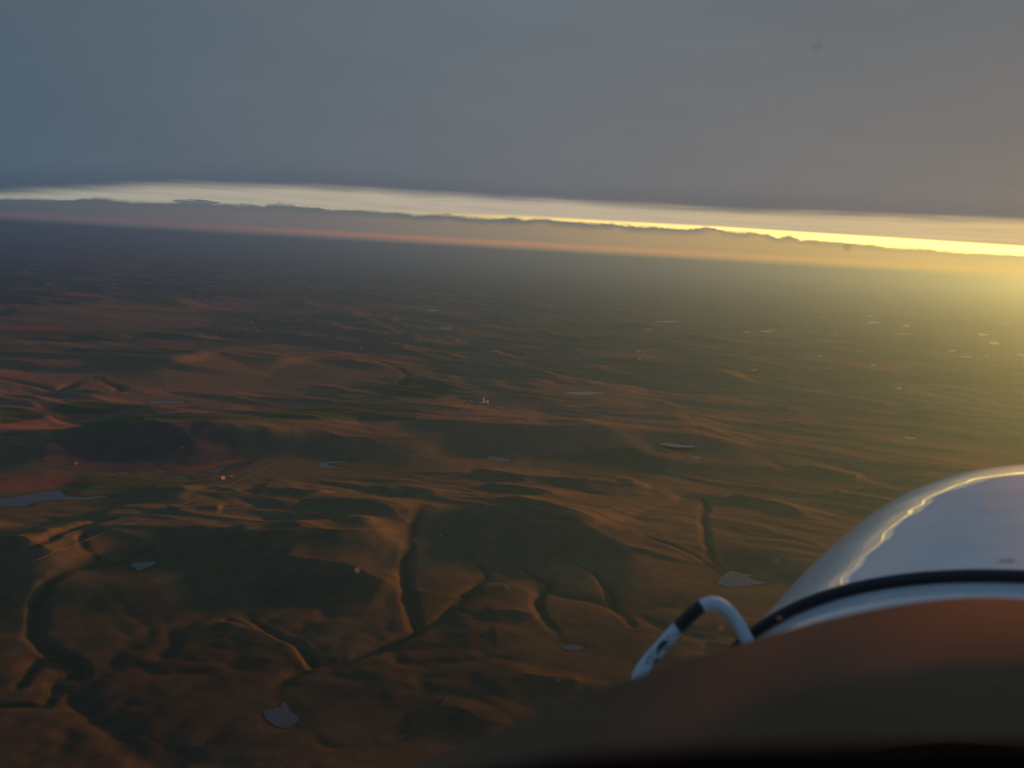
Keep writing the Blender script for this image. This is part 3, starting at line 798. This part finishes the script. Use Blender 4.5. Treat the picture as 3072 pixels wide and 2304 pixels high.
# ------------------------------------------------------------------ the airplane: x forward, y right, z up from the eye
AH = radians(27.0)
air = bpy.data.objects.new('light_airplane', None); col.objects.link(air)
air.rotation_euler.z = 0
tag(air, 'nose of a small white airplane seen over its dark brown glareshield', 'airplane')
AX = np.array([[sin(AH), cos(AH), 0], [cos(AH), -sin(AH), 0], [0, 0, 1.0]])
def A2W(P): return np.asarray(P, float) @ AX
def air_dir(reg, x, y):
    d = ray(reg, x, y); a = AX @ d
    return a / a[0]

CW, CT, CYC, CP, CL, CM, CK, CZB, CDT = 0.6268, -0.2436, 0.3151, 3.5446, 1.2772, 3.7514, 4.5559, -0.7514, 0.0261
def cowl_pt(t, a, grow=0.0):
    """t: 0 at the seal .. 1 at the nose, a: 0..pi round the arch"""
    tt = np.clip(t, 0, 1)
    Wt = CW * (1 - tt ** CM) ** (1 / CM) + grow
    Ht = (CT - CDT * tt ** 2 - CZB) * (1 - tt ** CK) ** (1 / CK) + grow
    c_, s_ = np.cos(a), np.sin(a)
    y = CYC - Wt * np.sign(c_) * np.abs(c_) ** (2 / CP)
    z = CZB + Ht * np.clip(s_, 0, 1) ** (2 / CP)
    return np.stack([1 + CL * t + 0 * y, y, z], -1)

m_paint, n, out = mat('white_paint')
tc_ = n.n.new('ShaderNodeTexCoord')
dn = n.noise(tc_.outputs['Object'], 9.0, 5, .6)
dn2 = n.noise(tc_.outputs['Object'], 60.0, 4, .6)
df_ = n.n.new('ShaderNodeBsdfDiffuse')
n.l.new(n.mix(n.step(dn, .35, .75), (.60, .66, .71), (.70, .75, .79)), df_.inputs[0])
gl_ = n.n.new('ShaderNodeBsdfGlossy'); gl_.inputs['Color'].default_value = (.95, .96, .97, 1)
n.l.new(n.step(dn2, .3, .8, .010, .022), gl_.inputs['Roughness'])
lw = n.n.new('ShaderNodeLayerWeight'); lw.inputs[0].default_value = .35
mx = n.n.new('ShaderNodeMixShader'); n.l.new(n.step(lw.outputs[0], -.0, .8, .13, .60, kind='LINEAR'), mx.inputs[0])
n.l.new(df_.outputs[0], mx.inputs[1]); n.l.new(gl_.outputs[0], mx.inputs[2]); n.l.new(mx.outputs[0], out.inputs[0])
m_rub, n, b = principled('black_rubber', (.018, .020, .024), .55)
m_metal = principled('bare_metal', (.05, .045, .045), .5, Metallic=.3)[0]

t_ = np.concatenate([np.linspace(0, .9, 150), .9 + .1 * (1 - (1 - np.linspace(0, 1, 40)[1:]) ** 2)])
aa = np.linspace(0, pi, 260)
# denser where the arch turns
aa = aa - .0 * np.sin(2 * aa)
TT, AA = np.meshgrid(t_, aa, indexing='ij')
Pc = cowl_pt(TT, AA)
# hand formed sheet: shallow dents
dn1 = perlin(TT * 9.5 + 3.1, AA * 5.3 + 1.7) + .5 * perlin(TT * 21 + 7, AA * 12 + 2)
Pc[..., 2] += .0004 * dn1
Pc[..., 1] += .0003 * perlin(TT * 11 + 13, AA * 6)
cowl = grid_obj('engine_cowling', A2W(Pc), m_paint, air)
tag(cowl, 'glossy white engine cowling mirroring the bright slit of sky')

def tube_pts(C3, rad, n_=14, cap=True):
    C3 = np.asarray(C3, float); k = len(C3)
    T = np.gradient(C3, axis=0); T /= np.linalg.norm(T, axis=1)[:, None]
    up = np.array([0, 0, 1.0]); out_ = []
    U_ = np.cross(T[0], up); U_ /= np.linalg.norm(U_)
    rad = np.broadcast_to(rad, (k,))
    for i in range(k):
        U_ = U_ - T[i] * (U_ @ T[i]); U_ /= np.linalg.norm(U_); V_ = np.cross(T[i], U_)
        A_ = np.linspace(0, 2 * pi, n_, endpoint=False)
        out_.append(C3[i] + rad[i] * (np.cos(A_)[:, None] * U_ + np.sin(A_)[:, None] * V_))
    return np.array(out_)

# rubber seal lying on the cowl's rear edge
arch = cowl_pt(np.zeros(160), np.linspace(.12, pi - .12, 160), .0015)
arch[:, 0] -= .004
seal = grid_obj('rubber_seal', A2W(tube_pts(arch, .0054, 16)), m_rub, air, closed_v=True)
tag(seal, 'black rubber seal arching over the rear of the cowling')
clip_a = cowl_pt(np.array([0.0]), np.array([.52]), .0105)[0]

# scuttle fairing behind the seal, down to the windshield's foot
ts = np.linspace(-.16, .0, 24)
TT, AA = np.meshgrid(ts, np.linspace(0, pi, 160), indexing='ij')
Pf = cowl_pt(0 * TT, AA, -.004)
Pf[..., 0] = 1 + TT
Pf[..., 2] -= .10 * np.clip(-TT - .06, 0, 1)
m_fair, n, b = principled('worn_white_paint', (.56, .60, .64), .25, Coat_Weight=.4)
sn = n.noise(n.n.new('ShaderNodeTexCoord').outputs['Object'], 26.0, 5, .65)
n.l.new(n.mix(n.step(sn, .52, .70), (.66, .72, .76), (.80, .82, .84)), b.inputs['Base Color'])
fair = grid_obj('scuttle_fairing', A2W(Pf), m_fair, air)

# bent tube with flaking paint
tv = [((1652, 1455), .955), ((1618, 1392), .95), ((1594, 1345), .945), ((1570, 1315), .94), ((1548, 1302), .935), ((1526, 1303), .93), ((1502, 1318), .925), ((1470, 1350), .92), ((1430, 1394), .91), ((1400, 1428), .90), ((1382, 1452), .895), ((1374, 1476), .89), ((1374, 1510), .885)]
Cp = np.array([air_dir('v', *p) * d for p, d in tv])
s0 = np.linspace(0, 1, len(Cp)); s1 = np.linspace(0, 1, 140)
C3 = np.stack([np.interp(s1, s0, Cp[:, i]) for i in range(3)], -1)
for _ in range(40): C3[1:-1] = .25 * C3[:-2] + .5 * C3[1:-1] + .25 * C3[2:]
m_tube, n, b = principled('flaking_white_paint', (.6, .66, .7), .35)
at = n.n.new('ShaderNodeAttribute'); at.attribute_name = 'along'
sp_ = n.n.new('ShaderNodeSeparateXYZ'); n.l.new(at.outputs['Vector'], sp_.inputs[0])
ua, va = sp_.outputs[0], sp_.outputs[1]
fl = n.noise(n.xyz(n.math('MULTIPLY', ua, 15.0), n.math('MULTIPLY', va, 2.6), 1.7), 1.0, 7, .66)
fl2 = n.noise(n.n.new('ShaderNodeTexCoord').outputs['Object'], 260.0, 3, .6)
core = n.math('MULTIPLY', n.step(ua, .435, .465), n.step(ua, .60, .565))                 # the big bare stretch past the bend
tail = n.math('MULTIPLY', n.step(ua, .52, .60), n.step(ua, .84, .74))
k_ = n.math('ADD', n.math('MULTIPLY', core, .40), n.math('MULTIPLY', tail, .17))
k_ = n.math('ADD', k_, n.math('MULTIPLY', fl, .62)); k_ = n.math('ADD', k_, n.math('MULTIPLY', fl2, .12))
flk = n.step(k_, .545, .575)
n.l.new(n.mix(flk, (.58, .68, .75), (.030, .026, .026)), b.inputs['Base Color'])
n.l.new(n.step(flk, 0, 1, .32, .6), b.inputs['Roughness'])
bp = n.n.new('ShaderNodeBump'); bp.inputs['Strength'].default_value = .6; bp.inputs['Distance'].default_value = .0006; bp.invert = True
n.l.new(flk, bp.inputs['Height']); n.l.new(bp.outputs[0], b.inputs['Normal'])
tube = grid_obj('bent_tube', A2W(tube_pts(C3, .0063, 24)), m_tube, air, closed_v=True, uv=True)
tag(tube, 'bent white tube with flaking paint beside the cowling')

# glareshield
ev = [(600, 1790), (740, 1720), (870, 1662), (1020, 1600), (1200, 1522), (1370, 1460), (1600, 1391), (1720, 1352), (1900, 1308), (2060, 1288), (2212, 1274)]
dx = [.27, .295, .32, .35, .392, .428, .482, .518, .562, .595, .627]
E = np.array([air_dir('v', *p) * d for p, d in zip(ev, dx)])
Em = E[::-1][1:].copy(); Em[:, 1] = 2 * .25 - Em[:, 1] + .0
mid_y = np.array([E[-1][1], .25 * 2 - E[-1][1]])
Em = E[::-1].copy(); Em[:, 1] = .5 - Em[:, 1]
peak = np.array([[E[-1][0] + .004, .25, E[-1][2] + .012]])
EE = np.concatenate([E, peak, Em])
q = np.linspace(0, 1, len(EE)); q1 = np.linspace(0, 1, 200)
EE = np.stack([np.interp(q1, q, EE[:, i]) for i in range(3)], -1)
for _ in range(60): EE[1:-1] = .25 * EE[:-2] + .5 * EE[1:-1] + .25 * EE[2:]
prof = [(0, 0), (-.02, -.0006), (-.05, -.0018), (-.09, -.0038), (-.12, -.0062), (-.142, -.0100), (-.160, -.0155), (-.174, -.023), (-.184, -.034), (-.196, -.05), (-.198, -.16)]
GS = np.array([[(e[0] + px, e[1], e[2] + pz) for px, pz in prof] for e in EE])
m_glare, n, b = principled('brown_vinyl', (.10, .058, .038), .85, Specular_IOR_Level=.15)
gc = n.n.new('ShaderNodeTexCoord')
gn = n.noise(gc.outputs['Object'], 7.0, 4, .55)
n.l.new(n.mix(n.step(gn, .3, .7), (.120, .074, .043), (.155, .095, .056)), b.inputs['Base Color'])
gs = grid_obj('glareshield', A2W(GS[:, :7]), m_glare, air)
tag(gs, 'dark brown vinyl glareshield blurred close to the lens')
m_blk = principled('black_panel', (.008, .007, .006), .95, Specular_IOR_Level=0.0)[0]
ps = grid_obj('instrument_panel_lip', A2W(GS[:, 6:]), m_blk, air)
tag(ps, 'black rolled lip along the near edge of the glareshield')

# padded black coaming roll, a hand's breadth from the lens
cv = [(560, 1880), (760, 1770), (980, 1692), (1250, 1640), (1600, 1620), (2000, 1612), (2500, 1604), (3000, 1600)]
Cc = np.array([AX @ (ray('v', *p) * .145) for p in cv])
q = np.linspace(0, 1, len(Cc)); q1 = np.linspace(0, 1, 80)
Cc = np.stack([np.interp(q1, q, Cc[:, i]) for i in range(3)], -1)
for _ in range(12): Cc[1:-1] = .25 * Cc[:-2] + .5 * Cc[1:-1] + .25 * Cc[2:]
Cc = Cc - (AX @ UPV) * .014
pad = grid_obj('coaming_pad', A2W(tube_pts(Cc, .014, 20)), m_blk, air, closed_v=True)
tag(pad, 'black padded coaming roll blurred along the bottom edge')

# windshield of clear acrylic, with what sticks to it
m_clear, n, out = mat('clear_acrylic')
tr = n.n.new('ShaderNodeBsdfTransparent'); tr.inputs[0].default_value = (1, 1, 1, 1); n.l.new(tr.outputs[0], out.inputs[0])
def pane_x(y, z): return .65 - z - .5 * (y - .315) ** 2
yy, zz = np.meshgrid(np.linspace(-.8, 1.43, 60), np.linspace(-.40, .48, 40), indexing='ij')
def pane_pts(off): return np.stack([pane_x(yy, zz) + off, yy, zz], -1)
shield = grid_obj('windshield', A2W(pane_pts(0)), m_clear, air)
tag(shield, 'clear curved windshield with stuck insects and smears')
m_spk = {}
for k, (c_, al_) in dict(red=((.10, .04, .035), .7), pale=((.75, .85, .90), .7), amber=((.38, .52, .46), .42), grey=((.55, .60, .62), .35), dark=((.03, .03, .035), .8)).items():
    m_, n, out = mat('speck_' + k)
    tl_ = n.n.new('ShaderNodeBsdfTranslucent'); tl_.inputs[0].default_value = (*c_, 1)
    df_ = n.n.new('ShaderNodeBsdfDiffuse'); df_.inputs[0].default_value = (*c_, 1)
    tp_ = n.n.new('ShaderNodeBsdfTransparent')
    a_ = n.n.new('ShaderNodeMixShader'); a_.inputs[0].default_value = .75; n.l.new(tl_.outputs[0], a_.inputs[1]); n.l.new(df_.outputs[0], a_.inputs[2])
    b_ = n.n.new('ShaderNodeMixShader'); b_.inputs[0].default_value = al_; n.l.new(tp_.outputs[0], b_.inputs[1]); n.l.new(a_.outputs[0], b_.inputs[2])
    n.l.new(b_.outputs[0], out.inputs[0]); m_spk[k] = m_
SPECKS = [  # name, view x, y, half length, half width (mm), tilt (deg in the pane), material, label
    ('insect_spot', 1765, 101, 1.6, 1.2, 60, 'red', 'dark red insect spot high on the windshield'),
    ('insect_spot', 1830, 535, 1.9, 1.2, 65, 'red', 'dark red insect spot over the bright slit of sky'),
    ('insect_spot', 631, 938, 1.4, 1.2, 0, 'dark', 'dark insect spot over the long dark hillside'),
    ('paint_fleck', 771, 1232, 1.7, 1.1, 40, 'pale', 'pale fleck over the dark foreground slope'),
    ('paint_fleck', 860, 1274, 1.1, .8, 0, 'grey', 'faint grey fleck over the foreground hill'),
    ('paint_fleck', 1205, 1470, 1.9, 1.2, 100, 'pale', 'pale fleck left of the bent tube'),
    ('insect_splash', 2138, 1095, 2.8, 1.5, 120, 'amber', 'amber insect splash in front of the cowling'),
    ('insect_splash', 1683, 1336, 2.0, .8, 145, 'amber', 'amber splash at the left end of the rubber seal'),
    ('insect_spot', 2175, 1213, 4.2, 1.3, 5, 'dark', 'long dark insect spot in front of the cowling'),
    ('insect_splash', 2210, 1226, 1.8, .9, 20, 'amber', 'small amber splash next to the long dark insect spot'),
    ('smear', 1706, 405, 8.5, .8, 72, 'amber', 'thin amber smear crossing the rim of the cloud deck'),
    ('scratch', 1818, 1138, 8.0, .35, 118, 'grey', 'thin pale scratch left of the cowling'),
    ('paint_fleck', 1805, 720, 1.8, 1.4, 10, 'grey', 'faint grey fleck over the hazy right plain'),
    ('paint_fleck', 1677, 1212, 1.5, 1.0, 10, 'grey', 'faint fleck left of the engine cowling'),
    ('paint_fleck', 1557, 1358, 1.6, .9, 40, 'grey', 'grey fleck under the bend of the tube'),
    ('paint_fleck', 1528, 1385, 1.4, .9, 35, 'grey', 'grey fleck lower under the bend of the tube'),
    ('paint_fleck', 1487, 1397, 1.4, .7, 20, 'grey', 'grey fleck under the bare stretch of the tube'),
    ('paint_fleck', 2140, 150, 1.6, .6, 60, 'grey', 'faint fleck in the upper right corner'),
]
for name, vx, vy, hl, hw, tilt, mk, label in SPECKS:
    d = air_dir('v', vx, vy)
    lo, hi = .05, 3.0
    for _ in range(60):
        m_ = (lo + hi) / 2
        if m_ < pane_x(m_ * d[1], m_ * d[2]): lo = m_
        else: hi = m_
    c0 = d * lo
    # build the fleck as a low lumpy dome in the plane facing along the pane normal
    nrm = np.array([1, (c0[1] - .315), 1.0]); nrm /= np.linalg.norm(nrm)
    sx = np.array([0, 1.0, 0]); sx -= nrm * (sx @ nrm); sx /= np.linalg.norm(sx)
    sy = np.cross(nrm, sx)
    if sy[2] < 0: sy = -sy
    ti = radians(tilt); e1 = cos(ti) * sx + sin(ti) * sy; e2 = -sin(ti) * sx + cos(ti) * sy
    sc_ = c0[0] / .65
    rings = []
    rg = random.Random(int(vx))
    ph = [rg.uniform(0, 6.28) for _ in range(3)]
    for k, (rad, hgt) in enumerate([(1, .0), (.85, .35), (.5, .7), (.02, .8)]):
        ring = []
        for j in range(16):
            a = 2 * pi * j / 16
            kk = rad * (1 + .22 * sin(2 * a + ph[0]) + .15 * sin(3 * a + ph[1]) + .1 * sin(5 * a + ph[2]))
            ring.append(c0 + nrm * (.0004 + hgt * .0006) + (e1 * cos(a) * hl * kk + e2 * sin(a) * hw * kk) * .001 * sc_)
        rings.append(ring)
    o = grid_obj(name, A2W(np.array(rings)), m_spk[mk], shield, closed_v=True)
    tag(o, label)

# ------------------------------------------------------------------ haze
m_haze, n, out = mat('haze')
pv = n.n.new('ShaderNodeVolumePrincipled')
pv.inputs['Color'].default_value = (.200, .480, .90, 1)
pv.inputs['Density'].default_value = 4.7e-5
pv.inputs['Anisotropy'].default_value = .86
n.l.new(pv.outputs[0], out.inputs['Volume'])
v, f_ = box(-142000, 142000, -142000, 142000, -ALT - 160, 60.0)
hz_o = mesh_obj('haze', v, f_, m_haze)
tag(hz_o, 'thin golden and blue evening haze over the prairie', 'haze', kind='stuff')
